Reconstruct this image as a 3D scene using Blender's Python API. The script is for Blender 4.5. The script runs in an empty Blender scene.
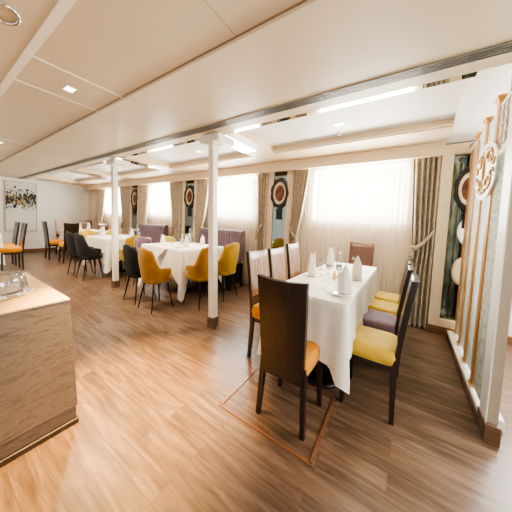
import bpy, bmesh, math, random
from mathutils import Vector, Matrix
random.seed(7)
scn = bpy.context.scene
COL = scn.collection
PI = math.pi

# ---------------------------------------------------------------- materials
def new_mat(name):
    m = bpy.data.materials.new(name); m.use_nodes = True
    nt = m.node_tree
    return m, nt, nt.nodes['Principled BSDF']

def srgb(c):
    return tuple((v/255/12.92 if v/255 <= .04045 else ((v/255+.055)/1.055)**2.4) for v in c) + (1,)

def ramp(nt, stops):
    r = nt.nodes.new('ShaderNodeValToRGB')
    e = r.color_ramp.elements
    e[0].position, e[0].color = stops[0][0], srgb(stops[0][1])
    e[1].position, e[1].color = stops[-1][0], srgb(stops[-1][1])
    for p, c in stops[1:-1]:
        k = e.new(p); k.color = srgb(c)
    return r

def coords(nt, scale=(1, 1, 1), rot=(0, 0, 0)):
    tc = nt.nodes.new('ShaderNodeTexCoord'); mp = nt.nodes.new('ShaderNodeMapping')
    mp.inputs['Scale'].default_value = scale; mp.inputs['Rotation'].default_value = rot
    nt.links.new(tc.outputs['Object'], mp.inputs['Vector'])
    return mp

def plain(name, c, rough=.5, metal=0, var=.06, nscale=8, stretch=(1, 1, 1), bump=0, bscale=200, coat=0, spec=.5):
    m, nt, b = new_mat(name)
    mp = coords(nt, stretch)
    n = nt.nodes.new('ShaderNodeTexNoise'); n.inputs['Scale'].default_value = nscale; n.inputs['Detail'].default_value = 4
    nt.links.new(mp.outputs[0], n.inputs['Vector'])
    lo = tuple(max(0, v*(1-var)) for v in c); hi = tuple(min(255, v*(1+var)) for v in c)
    r = ramp(nt, [(.3, lo), (.7, hi)])
    nt.links.new(n.outputs['Fac'], r.inputs[0]); nt.links.new(r.outputs[0], b.inputs['Base Color'])
    b.inputs['Roughness'].default_value = rough; b.inputs['Metallic'].default_value = metal
    b.inputs['Coat Weight'].default_value = coat; b.inputs['Specular IOR Level'].default_value = spec
    if bump:
        n2 = nt.nodes.new('ShaderNodeTexNoise'); n2.inputs['Scale'].default_value = bscale
        nt.links.new(mp.outputs[0], n2.inputs['Vector'])
        bp = nt.nodes.new('ShaderNodeBump'); bp.inputs['Strength'].default_value = bump; bp.inputs['Distance'].default_value = .002
        nt.links.new(n2.outputs['Fac'], bp.inputs['Height']); nt.links.new(bp.outputs[0], b.inputs['Normal'])
    return m

def floor_mat():
    m, nt, b = new_mat('floor_planks')
    mp = coords(nt)
    br = nt.nodes.new('ShaderNodeTexBrick')
    br.inputs['Scale'].default_value = 1; br.inputs['Brick Width'].default_value = .82; br.inputs['Row Height'].default_value = .105
    br.inputs['Mortar Size'].default_value = .0012; br.inputs['Mortar Smooth'].default_value = .3; br.offset = .37
    br.inputs['Color1'].default_value = (0, 0, 0, 1); br.inputs['Color2'].default_value = (1, 1, 1, 1); br.inputs['Mortar'].default_value = (.0, .0, .0, 1)
    nt.links.new(mp.outputs[0], br.inputs['Vector'])
    mp2 = coords(nt, (1.3, 13, 1))
    addv = nt.nodes.new('ShaderNodeVectorMath'); addv.operation = 'MULTIPLY_ADD'
    nt.links.new(br.outputs['Color'], addv.inputs[0]); addv.inputs[1].default_value = (7, 3, 5)
    nt.links.new(mp2.outputs[0], addv.inputs[2])
    n = nt.nodes.new('ShaderNodeTexNoise'); n.inputs['Scale'].default_value = 2.2; n.inputs['Detail'].default_value = 9; n.inputs['Roughness'].default_value = .62
    n.inputs['Distortion'].default_value = .6
    nt.links.new(addv.outputs[0], n.inputs['Vector'])
    r = ramp(nt, [(.25, (76, 58, 46)), (.40, (104, 82, 66)), (.56, (130, 105, 86)), (.78, (168, 144, 122))])
    nt.links.new(n.outputs['Fac'], r.inputs[0])
    mx = nt.nodes.new('ShaderNodeMix'); mx.data_type = 'RGBA'; mx.blend_type = 'MULTIPLY'; mx.inputs['Factor'].default_value = 1
    r2 = ramp(nt, [(0, (222, 219, 216)), (1, (255, 253, 250))])
    nt.links.new(br.outputs['Color'], r2.inputs[0])
    nt.links.new(r.outputs[0], mx.inputs['A']); nt.links.new(r2.outputs[0], mx.inputs['B'])
    mo = nt.nodes.new('ShaderNodeMix'); mo.data_type = 'RGBA'; mo.blend_type = 'MIX'
    nt.links.new(br.outputs['Fac'], mo.inputs['Factor']); nt.links.new(mx.outputs['Result'], mo.inputs['A'])
    mo.inputs['B'].default_value = srgb((92, 64, 46))
    nt.links.new(mo.outputs['Result'], b.inputs['Base Color'])
    rr = nt.nodes.new('ShaderNodeMapRange'); rr.inputs['To Min'].default_value = .24; rr.inputs['To Max'].default_value = .42
    nt.links.new(n.outputs['Fac'], rr.inputs['Value']); nt.links.new(rr.outputs[0], b.inputs['Roughness'])
    return m

def wood(name, dark, light, rough=.35, axis='z', scale=1, coat=.2):
    m, nt, b = new_mat(name)
    st = {'z': (14, 14, 1.2), 'x': (1.2, 14, 14), 'y': (14, 1.2, 14)}[axis]
    mp = coords(nt, tuple(s*scale for s in st))
    n = nt.nodes.new('ShaderNodeTexNoise'); n.inputs['Scale'].default_value = 2.5; n.inputs['Detail'].default_value = 6; n.inputs['Distortion'].default_value = .8
    nt.links.new(mp.outputs[0], n.inputs['Vector'])
    r = ramp(nt, [(.3, dark), (.7, light)])
    nt.links.new(n.outputs['Fac'], r.inputs[0]); nt.links.new(r.outputs[0], b.inputs['Base Color'])
    b.inputs['Roughness'].default_value = rough; b.inputs['Coat Weight'].default_value = coat; b.inputs['Coat Roughness'].default_value = .2
    return m

def stone():
    m, nt, b = new_mat('counter_stone')
    mp = coords(nt, (9, 7, 34), (.16, 0, 0))
    n = nt.nodes.new('ShaderNodeTexNoise'); n.inputs['Scale'].default_value = 1.4; n.inputs['Detail'].default_value = 9; n.inputs['Roughness'].default_value = .75; n.inputs['Distortion'].default_value = .35
    nt.links.new(mp.outputs[0], n.inputs['Vector'])
    r = ramp(nt, [(.28, (70, 56, 44)), (.42, (94, 77, 62)), (.52, (114, 95, 78)), (.6, (88, 72, 58)), (.8, (144, 124, 104))])
    nt.links.new(n.outputs['Fac'], r.inputs[0]); nt.links.new(r.outputs[0], b.inputs['Base Color'])
    b.inputs['Roughness'].default_value = .55
    return m

def velvet(name, c, sheen=(255, 235, 170)):
    m, nt, b = new_mat(name)
    mp = coords(nt)
    n = nt.nodes.new('ShaderNodeTexNoise'); n.inputs['Scale'].default_value = 9; n.inputs['Detail'].default_value = 3
    nt.links.new(mp.outputs[0], n.inputs['Vector'])
    r = ramp(nt, [(.3, tuple(v*.88 for v in c)), (.7, tuple(min(255, v*1.06) for v in c))])
    nt.links.new(n.outputs['Fac'], r.inputs[0]); nt.links.new(r.outputs[0], b.inputs['Base Color'])
    b.inputs['Roughness'].default_value = .75; b.inputs['Sheen Weight'].default_value = .5; b.inputs['Sheen Tint'].default_value = srgb(sheen)
    return m

def sheer_mat():
    m, nt, b = new_mat('sheer_voile')
    nt.nodes.remove(b)
    out = nt.nodes['Material Output']
    tr = nt.nodes.new('ShaderNodeBsdfTransparent'); tl = nt.nodes.new('ShaderNodeBsdfTranslucent'); df = nt.nodes.new('ShaderNodeBsdfDiffuse')
    c = srgb((248, 238, 222))
    tl.inputs[0].default_value = c; df.inputs[0].default_value = c; tr.inputs[0].default_value = (1, .98, .95, 1)
    mp = coords(nt, (60, 1, .5)); n = nt.nodes.new('ShaderNodeTexNoise'); n.inputs['Scale'].default_value = 1.0
    nt.links.new(mp.outputs[0], n.inputs['Vector'])
    mr = nt.nodes.new('ShaderNodeMapRange'); mr.inputs['To Min'].default_value = .3; mr.inputs['To Max'].default_value = .6
    nt.links.new(n.outputs['Fac'], mr.inputs['Value'])
    a = nt.nodes.new('ShaderNodeMixShader'); a.inputs[0].default_value = .5
    nt.links.new(tl.outputs[0], a.inputs[1]); nt.links.new(df.outputs[0], a.inputs[2])
    k = nt.nodes.new('ShaderNodeMixShader')
    nt.links.new(mr.outputs[0], k.inputs[0])
    nt.links.new(tr.outputs[0], k.inputs[1]); nt.links.new(a.outputs[0], k.inputs[2])
    nt.links.new(k.outputs[0], out.inputs[0])
    return m

def glass_mat(name, tint=(235, 245, 240), refl=.12, haze=0., hazec=(230, 232, 228), hv=.2):
    m, nt, b = new_mat(name)
    nt.nodes.remove(b); out = nt.nodes['Material Output']
    tr = nt.nodes.new('ShaderNodeBsdfTransparent'); tr.inputs[0].default_value = srgb(tint)
    gl = nt.nodes.new('ShaderNodeBsdfGlossy'); gl.inputs['Roughness'].default_value = .04
    lw = nt.nodes.new('ShaderNodeLayerWeight'); lw.inputs[0].default_value = refl
    mx = nt.nodes.new('ShaderNodeMixShader')
    nt.links.new(lw.outputs['Fresnel'], mx.inputs[0]); nt.links.new(tr.outputs[0], mx.inputs[1]); nt.links.new(gl.outputs[0], mx.inputs[2])
    last = mx
    if haze:
        df = nt.nodes.new('ShaderNodeBsdfDiffuse'); df.inputs[0].default_value = srgb(hazec)
        mp = coords(nt, (1, 1, 1)); n = nt.nodes.new('ShaderNodeTexNoise'); n.inputs['Scale'].default_value = 25; n.inputs['Detail'].default_value = 5
        nt.links.new(mp.outputs[0], n.inputs['Vector'])
        mr = nt.nodes.new('ShaderNodeMapRange'); mr.inputs['From Min'].default_value = .35; mr.inputs['From Max'].default_value = .65
        mr.inputs['To Min'].default_value = max(0, haze-hv); mr.inputs['To Max'].default_value = min(1, haze+hv)
        nt.links.new(n.outputs['Fac'], mr.inputs['Value'])
        m2 = nt.nodes.new('ShaderNodeMixShader'); nt.links.new(mr.outputs[0], m2.inputs[0])
        nt.links.new(mx.outputs[0], m2.inputs[1]); nt.links.new(df.outputs[0], m2.inputs[2]); last = m2
    nt.links.new(last.outputs[0], out.inputs[0])
    return m

def emit(name, c, s):
    m, nt, b = new_mat(name)
    b.inputs['Base Color'].default_value = srgb(c); b.inputs['Emission Color'].default_value = srgb(c); b.inputs['Emission Strength'].default_value = s
    return m

def drape_mat():
    m, nt, b = new_mat('drape_damask')
    mp = coords(nt, (1, 1, 1))
    v = nt.nodes.new('ShaderNodeTexNoise'); v.inputs['Scale'].default_value = 38; v.inputs['Detail'].default_value = 2
    nt.links.new(mp.outputs[0], v.inputs['Vector'])
    r = ramp(nt, [(.35, (170, 153, 130)), (.5, (190, 173, 149)), (.65, (206, 190, 166))])
    nt.links.new(v.outputs['Fac'], r.inputs[0]); nt.links.new(r.outputs[0], b.inputs['Base Color'])
    b.inputs['Roughness'].default_value = .55; b.inputs['Sheen Weight'].default_value = .3
    return m

def splatter_mat():
    m, nt, b = new_mat('abstract_canvas')
    L = nt.links.new
    mp = coords(nt, (1, 1.9, 1))
    def noise(sc, off, det=3):
        n = nt.nodes.new('ShaderNodeTexNoise'); n.inputs['Scale'].default_value = sc; n.inputs['Detail'].default_value = det
        a = nt.nodes.new('ShaderNodeVectorMath'); a.operation = 'ADD'; a.inputs[1].default_value = (off, off*.7, off*.3)
        L(mp.outputs[0], a.inputs[0]); L(a.outputs[0], n.inputs['Vector']); return n.outputs['Fac']
    def math_(op, a, b_):
        n = nt.nodes.new('ShaderNodeMath'); n.operation = op
        for i, v in enumerate((a, b_)):
            if isinstance(v, (int, float)): n.inputs[i].default_value = v
            else: L(v, n.inputs[i])
        return n.outputs[0]
    sx = nt.nodes.new('ShaderNodeSeparateXYZ'); L(mp.outputs[0], sx.inputs[0])
    d = math_('ABSOLUTE', math_('SUBTRACT', sx.outputs['Z'], .22), 0)
    mr = nt.nodes.new('ShaderNodeMapRange'); mr.inputs['From Min'].default_value = .04; mr.inputs['From Max'].default_value = .62
    mr.inputs['To Min'].default_value = .13; mr.inputs['To Max'].default_value = -.16; L(d, mr.inputs['Value'])
    def mask(sc, off, th):
        v = math_('ADD', noise(sc, off), mr.outputs[0]); return math_('GREATER_THAN', v, th)
    col = srgb((214, 215, 206)); last = None
    for sc, off, th, c in ((14, 3.1, .60, (120, 126, 122)), (9, 7.7, .62, (34, 36, 36)), (26, 1.3, .64, (30, 32, 32)), (10, 12.4, .70, (200, 160, 84)), (45, 5.5, .66, (40, 42, 42))):
        mx = nt.nodes.new('ShaderNodeMix'); mx.data_type = 'RGBA'
        L(mask(sc, off, th), mx.inputs['Factor'])
        if last is None: mx.inputs['A'].default_value = col
        else: L(last, mx.inputs['A'])
        mx.inputs['B'].default_value = srgb(c); last = mx.outputs['Result']
    L(last, b.inputs['Base Color']); b.inputs['Roughness'].default_value = .7
    return m

M = {}
M['floor'] = floor_mat()
M['wall'] = plain('wall_paint', (236, 226, 210), .55, var=.015, nscale=2)
M['white_wall'] = plain('white_wall_paint', (236, 233, 226), .5, var=.015, nscale=2)
M['cream'] = plain('cream_trim', (222, 198, 165), .45, var=.02, nscale=3)
M['ceil'] = plain('ceiling_panel', (214, 198, 170), .35, var=.015, nscale=2)
M['coffer'] = plain('coffer_white', (236, 232, 224), .5, var=.01, nscale=2)
M['seam'] = plain('ceiling_seam', (246, 236, 220), .4, var=.01)
M['groove'] = plain('ceiling_groove', (150, 128, 104), .6, var=.02)
M['mirror'] = plain('mirror_strip', (238, 236, 230), .03, metal=1, var=.01)
M['pier_mirror'] = plain('pier_mirror', (128, 136, 132), .03, metal=1, var=.03)  # base colour darkened in place of the room's dark reflection
M['reflection_tint_mirror'] = plain('reflection_tint_mirror', (84, 94, 90), .08, metal=1, var=.35, nscale=14, stretch=(1, 1, .35))  # dark tint and streaks stand in for what this mirror reflects
M['baseboard'] = wood('baseboard_wood', (98, 64, 42), (142, 98, 66), .4, 'x')
M['skirting'] = wood('post_skirting', (88, 66, 48), (118, 92, 70), .5, 'x')
M['post'] = plain('column_paint', (232, 222, 204), .4, var=.015)
M['grille'] = plain('vent_aluminium', (150, 148, 142), .35, metal=.6, var=.03)
M['vent_dark'] = plain('vent_dark', (38, 36, 33), .7, var=.05)
M['dark_wood'] = wood('espresso_wood', (26, 17, 14), (44, 30, 25), .3, 'z', coat=.35)
M['brown_wood'] = wood('walnut_wood', (92, 58, 42), (120, 80, 60), .32, 'z', coat=.4)
M['sheen_front'] = wood('sheen_pale_wood', (146, 124, 110), (176, 154, 140), .42, 'z', coat=.12)  # dark wood coloured pale for the sheen of the windows
M['orange'] = velvet('orange_velvet', (214, 136, 10))
M['yellow'] = velvet('yellow_and_glare_velvet', (206, 168, 54))  # near-table seats: orange velvet with window glare in its colour; tub chairs yellow
M['mustard'] = velvet('mustard_velvet', (154, 104, 8))
M['ochre'] = velvet('ochre_velvet', (168, 130, 14))
M['mauve'] = velvet('mauve_velvet', (106, 86, 97), (220, 200, 215))
M['black_cloth'] = velvet('black_velvet', (20, 18, 18), (60, 55, 52))
M['black_metal'] = plain('black_metal', (22, 20, 20), .4, metal=.3, var=.1)
M['linen'] = plain('white_linen', (243, 238, 228), .75, var=.012, nscale=30, bump=.15)
M['napkin'] = plain('napkin_linen', (244, 238, 230), .75, var=.015, nscale=20)
M['pink_napkin'] = plain('blush_napkin_linen', (244, 226, 208), .75, var=.015, nscale=20)
M['china'] = plain('white_china', (244, 242, 236), .15, var=.01, coat=.4)
M['clear'] = glass_mat('clear_glass', (244, 248, 246), .25, .12)
M['blue_bottle'] = glass_mat('pale_blue_bottle', (205, 225, 235), .25, .35, (215, 228, 236))
M['acrylic'] = glass_mat('clear_acrylic', (222, 214, 204), .45, .05, (220, 212, 200))
M['pane'] = glass_mat('window_glass', (248, 250, 250), .06)
M['etched'] = glass_mat('etched_glass', (240, 248, 248), .12, .42, (224, 234, 236), .06)
M['lace'] = glass_mat('lace_glass', (236, 240, 234), .12, .6, (200, 200, 190))
M['chrome'] = plain('chrome', (225, 222, 216), .12, metal=1, var=.02)
M['cutlery'] = plain('steel_cutlery', (170, 168, 164), .2, metal=1, var=.02)
M['gold'] = plain('gold_lacquer', (196, 142, 74), .35, metal=.45, var=.08)
M['gold_rod'] = wood('gilded_rod_wood', (176, 118, 58), (216, 160, 92), .35, 'z')
M['ring_grey'] = plain('ring_grey', (190, 178, 158), .5, var=.03)
M['scroll_gold'] = plain('scroll_gold', (186, 150, 92), .45, metal=.2, var=.05)
M['white_lacquer'] = plain('white_lacquer', (242, 238, 230), .35, var=.01)
M['grey_post'] = plain('grey_beige_paint', (170, 158, 140), .5, var=.015)
M['copper'] = wood('copper_trim', (112, 74, 52), (150, 104, 74), .3, 'x', coat=.3)
M['bronze'] = plain('bronze', (150, 112, 62), .3, metal=.8, var=.05)
M['stone'] = stone()
M['counter_top'] = plain('counter_top_oak', (226, 192, 138), .45, var=.04, nscale=5, stretch=(1, 6, 1))
M['plinth'] = plain('counter_contact_dark', (58, 40, 29), .45, var=.08)  # darkness and reflection at the counter's foot, put into the colour
M['sheer'] = sheer_mat()
M['drape'] = drape_mat()
M['tieback'] = plain('tieback_satin', (168, 150, 126), .45, var=.05, nscale=30)
M['canvas'] = splatter_mat()
M['art_frame'] = plain('champagne_frame', (168, 152, 124), .4, metal=.4, var=.05)
M['clock_black'] = plain('carved_black', (14, 12, 11), .35, var=.15, nscale=40, bump=.4, bscale=60)
M['clock_cream'] = plain('medallion_cream', (206, 184, 152), .4, var=.08, nscale=25)
M['clock_copper'] = plain('medallion_copper', (92, 58, 40), .3, metal=.5, var=.35, nscale=10)
M['emblem'] = plain('emblem_pink', (236, 196, 188), .5, var=.02)
M['amber'] = plain('amber_candle', (240, 196, 130), .4, var=.05)
M['candle'] = emit('candle_glow', (255, 214, 170), .6)
M['lamp_face'] = emit('downlight_face', (255, 240, 215), 6)

# ---------------------------------------------------------------- mesh helpers
def BM(): return bmesh.new()

def add_box(bm, lo, hi, mat4=None, top=None):
    x0, y0, z0 = lo; x1, y1, z1 = hi
    t = top or (x0, y0, x1, y1)
    ps = [(x0, y0, z0), (x1, y0, z0), (x1, y1, z0), (x0, y1, z0), (t[0], t[1], z1), (t[2], t[1], z1), (t[2], t[3], z1), (t[0], t[3], z1)]
    vs = [bm.verts.new(mat4 @ Vector(p) if mat4 else p) for p in ps]
    for f in ((0, 3, 2, 1), (4, 5, 6, 7), (0, 1, 5, 4), (1, 2, 6, 5), (2, 3, 7, 6), (3, 0, 4, 7)):
        bm.faces.new([vs[i] for i in f])
    return bm

def rings_to_faces(bm, rings, closed=True, cap=(True, True)):
    n = len(rings[0])
    for a, b in zip(rings, rings[1:]):
        for i in range(n if closed else n-1):
            j = (i+1) % n
            bm.faces.new([a[i], a[j], b[j], b[i]])
    if closed and cap[0]: bm.faces.new(list(reversed(rings[0])))
    if closed and cap[1]: bm.faces.new(rings[-1])

def add_tube(bm, pts, radii, n=8, cap=(True, True), square=False, closed=False):
    pts = [Vector(p) for p in pts]
    if not isinstance(radii, (list, tuple)): radii = [radii]*len(pts)
    rings = []
    for k, p in enumerate(pts):
        if closed: d = pts[(k+1) % len(pts)]-pts[k-1]
        else: d = pts[min(k+1, len(pts)-1)]-pts[max(k-1, 0)]
        d.normalize()
        ref = Vector((0, 1, 0)) if abs(d.z) > .8 else Vector((0, 0, 1))
        u = d.cross(ref).normalized(); v = u.cross(d).normalized()
        off = PI/4 if square else 0
        rings.append([bm.verts.new(p + (u*math.cos(2*PI*i/n+off) + v*math.sin(2*PI*i/n+off))*radii[k]) for i in range(n)])
    if closed: rings_to_faces(bm, rings+[rings[0]], cap=(False, False))
    else: rings_to_faces(bm, rings, cap=cap)
    return bm

def add_lathe(bm, prof, c=(0, 0, 0), n=20, sx=1, sy=1, cap=(True, True)):
    rings = []
    for r, z in prof:
        rings.append([bm.verts.new((c[0]+r*sx*math.cos(2*PI*i/n), c[1]+r*sy*math.sin(2*PI*i/n), c[2]+z)) for i in range(n)])
    rings_to_faces(bm, rings, cap=cap)
    return bm

def add_prism(bm, poly, axis, a, b):
    """poly: 2D outline extruded along axis from a to b"""
    def P(u, v, w):
        return {'x': (w, u, v), 'y': (u, w, v), 'z': (u, v, w)}[axis]
    r0 = [bm.verts.new(P(u, v, a)) for u, v in poly]; r1 = [bm.verts.new(P(u, v, b)) for u, v in poly]
    rings_to_faces(bm, [r0, r1])
    return bm

def obj(name, bm, m, parent=None, smooth=False, bev=0, solid=0):
    bmesh.ops.recalc_face_normals(bm, faces=bm.faces[:])
    me = bpy.data.meshes.new(name); bm.to_mesh(me); bm.free()
    o = bpy.data.objects.new(name, me); COL.objects.link(o)
    me.materials.append(M[m] if isinstance(m, str) else m)
    if smooth:
        for p in me.polygons: p.use_smooth = True
    if solid:
        md = o.modifiers.new('thick', 'SOLIDIFY'); md.thickness = solid; md.offset = 0
    if bev:
        md = o.modifiers.new('bevel', 'BEVEL'); md.width = bev; md.segments = 2; md.limit_method = 'ANGLE'; md.angle_limit = .7
    if parent is not None: o.parent = parent
    return o

def tag(o, label, cat, group=None):
    o['label'] = label; o['category'] = cat
    if group: o['group'] = group
    return o

def struct(name, bm, m, parent=None, **k):
    o = obj(name, bm, m, parent, **k)
    if parent is None: o['kind'] = 'structure'
    return o

def thing(name, label, cat, loc=(0, 0, 0), rz=0, group=None):
    o = bpy.data.objects.new(name, None); COL.objects.link(o)
    o.empty_display_size = .1
    o.location = loc; o.rotation_euler = (0, 0, rz)
    return tag(o, label, cat, group)

def dup(root, loc, rz, label, group=None, sz=None):
    r = root.copy(); COL.objects.link(r); r.location = loc; r.rotation_euler = (0, 0, rz); r['label'] = label
    if group: r['group'] = group
    if sz: r.scale = sz
    for ch in list(root.children):
        c = ch.copy(); COL.objects.link(c); c.parent = r
        for g in ch.children:
            d = g.copy(); COL.objects.link(d); d.parent = c
    return r

# ================================================================ SETTING
XL, XR, YN, YF = -9.4, 2.6, -2.4, 3.56
struct('floor', add_box(BM(), (XL, YN, -.1), (XR, YF, 0)), 'floor')

# far (window) wall with four openings
WIN = [(1.0, 2.3), (-1.30, -.03), (-3.42, -2.38), (-5.82, -4.84), (-8.35, -7.2)]
ZS, ZH = 1.26, 2.07
bm = BM()
add_box(bm, (XL, YF, 0), (XR, YF+.08, ZS)); add_box(bm, (XL, YF, ZH), (XR, YF+.08, 2.5))
xs = sorted([v for w in WIN for v in w]); edges = [XL]+xs+[XR]
for i in range(0, len(edges), 2): add_box(bm, (edges[i], YF, ZS), (edges[i+1], YF+.08, ZH))
struct('wall_far', bm, 'wall')
for i, (a, b) in enumerate(WIN):
    fr = BM()
    t = .03
    add_box(fr, (a, YF-.004, ZS), (a+t, YF+.07, ZH)); add_box(fr, (b-t, YF-.004, ZS), (b, YF+.07, ZH))
    add_box(fr, (a+t, YF-.004, ZS), (b-t, YF+.07, ZS+t)); add_box(fr, (a+t, YF-.004, ZH-t), (b-t, YF+.07, ZH))
    f = struct('window_%d' % (i if i else 5), fr, 'white_lacquer')
    obj('window_pane', add_box(BM(), (a+t, YF+.03, ZS+t), (b-t, YF+.036, ZH-t)), 'pane', f)
struct('wall_left', add_box(BM(), (XL-.08, YN, 0), (XL, YF+.08, 2.5)), 'white_wall')
struct('wall_right', add_box(BM(), (XR, YN, 0), (XR+.08, YF+.08, 2.5)), 'white_wall')
struct('baseboard_far', add_box(BM(), (XL+.02, YF-.02, 0), (XR, YF, .09)), 'baseboard')
struct('baseboard_left', add_box(BM(), (XL, YN, 0), (XL+.02, YF, .10)), 'baseboard')

# ceiling: low panels, deep soffit, coffers towards the windows
ZC, ZF, ZB, ZK = 2.162, 2.14, 2.17, 2.25
struct('ceiling', add_box(BM(), (XL, YN, ZC), (XR, .957, ZC+.05)), 'ceil')
struct('trim_1', add_box(BM(), (XL, .957, ZF), (XR, 1.85, ZF+.08)), 'ceil')          # soffit
bm = BM()                                                                                # batten and seam covers
add_box(bm, (XL, .385, ZC-.006), (XR, .425, ZC))
for x in (-2.0, -2.46, -4.6, -5.06, -7.2):
    add_box(bm, (x-.009, .425, ZC-.004), (x+.009, .957, ZC))
struct('trim_2', bm, 'seam')
bm = BM(); add_box(bm, (XL, .948, ZC-.0035), (XR, .957, ZC))
add_box(bm, (-.812, .425, ZC-.001), (-.810, .95, ZC)); add_box(bm, (.3, .425, ZC-.001), (.302, .94, ZC))
struct('trim_3', bm, 'groove')
# coffer ceiling and beams
COF = [(-1.63, .285), (-3.92, -2.0), (-6.2, -4.28), (-8.6, -6.58)]
struct('trim_4', add_box(BM(), (XL, 1.84, ZK), (.285, YF, ZK+.05)), 'coffer')
bm = BM()
add_box(bm, (XL, 2.81, ZB), (.285, 3.24, ZK-.001))
add_box(bm, (XL, 2.785, ZB+.012), (.285, 2.81, ZB+.03))
ex = [XL]+sorted([v for c in COF for v in c])
for i in range(0, len(ex)-1, 2): add_box(bm, (ex[i], 1.96, ZB), (ex[i+1], 2.81, ZK-.001))
struct('trim_5', bm, 'cream')
bm = BM(); add_box(bm, (XL, 1.85, ZB-.004), (.285, 1.96, ZK-.001))
for i in range(0, len(ex)-1, 2):
    if i: add_box(bm, (ex[i], 1.96, ZB-.004), (ex[i]+.22, 2.60, ZB))
struct('trim_6', bm, 'mirror')
# pelmet along the windows
struct('trim_7', add_box(BM(), (XL, 3.24, 2.03), (.27, 3.29, ZK-.002)), 'cream')
# lower white ceiling above the glass screen
struct('trim_8', add_box(BM(), (.285, 1.85, ZB+.02), (XR, YF, ZK)), 'coffer')
# pilasters between the windows
PIER = [(-2.05, -1.60), (-4.33, -3.84), (-6.62, -6.12), (-9.0, -8.75)]
bm = BM()
for a, b in PIER[:3]:
    add_box(bm, (a, 3.40, 0), (a+.10, YF-.001, 2.2)); add_box(bm, (b-.10, 3.40, 0), (b, YF-.001, 2.2))
    add_box(bm, (a+.10, 3.40, 2.06), (b-.10, YF-.001, 2.2)); add_box(bm, (a+.10, 3.40, 0), (b-.10, YF-.001, .3))
add_box(bm, (XL, 3.40, 0), (-8.7, YF-.001, 2.2))
add_box(bm, (.27, 3.36, 0), (.375, YF-.001, 2.17)); add_box(bm, (.375, 3.36, 2.06), (.9, YF-.001, 2.17)); add_box(bm, (.375, 3.36, 0), (.9, YF-.001, .17))
add_box(bm, (.70, 3.36, .17), (.9, YF-.001, 2.06))
struct('trim_9', bm, 'cream', bev=.004)
bm = BM(); add_box(bm, (.272, 3.345, 0), (.9, 3.36, .09)); struct('baseboard_pier', bm, 'baseboard')

# long air grille in the soffit
v = thing('ceiling_vent', 'long slotted aluminium air grille running along the dropped ceiling edge', 'vent', (0, 1.68, ZF))
obj('grille_back', add_box(BM(), (XL+.1, -.040, -.003), (XR-.1, .040, -.0005)), 'vent_dark', v)
bm = BM()
for k in range(5):
    y = -.044+k*.0195
    add_box(bm, (XL+.1, y, -.010), (XR-.1, y+.0065, -.003))
for k in range(60): add_box(bm, (XL+.2+k*.2, -.040, -.008), (XL+.204+k*.2, .040, -.003))
obj('slats', bm, 'grille', v)

# mirror panels on the piers and oval medallions hung on them
def medallion(name, label, loc, rx, rz_, group):
    t = thing(name, label, 'wall ornament', loc, 0, group)
    n = 28
    def ring(bm, r0, r1, y0, y1, wob=0):
        A = []
        for (s, y) in ((r0, y0), (r0, y1), (r1, y1), (r1, y0)):
            A.append([bm.verts.new((rx*s*(1+wob*math.cos(9*2*PI*i/n*1.0)*(s == r1))*math.cos(2*PI*i/n), y, rz_*s*(1+wob*math.cos(9*2*PI*i/n)*(s == r1))*math.sin(2*PI*i/n))) for i in range(n)])
        rings_to_faces(bm, A+[A[0]], cap=(False, False))
        return bm
    obj('carved_frame', ring(BM(), .74, 1.0, 0, -.035, .05), 'clock_black', t)
    obj('medallion_ring', ring(BM(), .54, .78, -.002, -.02), 'clock_cream', t)
    b2 = BM(); r0 = [b2.verts.new((rx*.56*math.cos(2*PI*i/n), -.006, rz_*.56*math.sin(2*PI*i/n))) for i in range(n)]
    c = b2.verts.new((0, -.02, 0))
    for i in range(n): b2.faces.new([r0[i], r0[(i+1) % n], c])
    obj('medallion_centre', b2, 'clock_copper', t, smooth=True)
    b3 = BM(); add_box(b3, (-.05*rx/.16, -.012, -rz_*1.75), (.05*rx/.16, 0, -rz_*1.0)); 
    for k in range(4): add_lathe(b3, [(.012, -.01), (.02, 0), (.012, .01)], ((k-1.5)*.03*rx/.16, -.014, -rz_*(1.15+.18*k)), 8)
    obj('reflection_lumps', b3, 'clock_black', t)  # black shapes modelled in place of dark reflections below the medallion
    return t
PN = ['between the nearest and second windows', 'between the second and third windows', 'between the third and the farthest window']
for i, (a, b) in enumerate(PIER[:3]):
    tag(obj('mirror_panel', add_box(BM(), (a+.10, 3.42, .3), (b-.10, 3.43, 2.06)), 'pier_mirror'),
        'tall narrow wall mirror '+PN[i], 'mirror', 'mirror panels between the windows')
    medallion('oval_medallion', 'black carved oval medallion on the mirror '+PN[i], ((a+b)/2, 3.419, 1.70), .165, .25, 'oval medallions on the mirrors')
tag(obj('mirror_panel', add_box(BM(), (.375, 3.42, .17), (.70, 3.43, 2.06)), 'reflection_tint_mirror'),
    'tall narrow mirror with painted dark reflections on the wall behind the glass screen', 'mirror', 'mirror panels between the windows')
medallion('oval_medallion', 'black carved round medallion on the mirror behind the glass screen', (.54, 3.419, 1.67), .135, .25, 'oval medallions on the mirrors')

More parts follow.
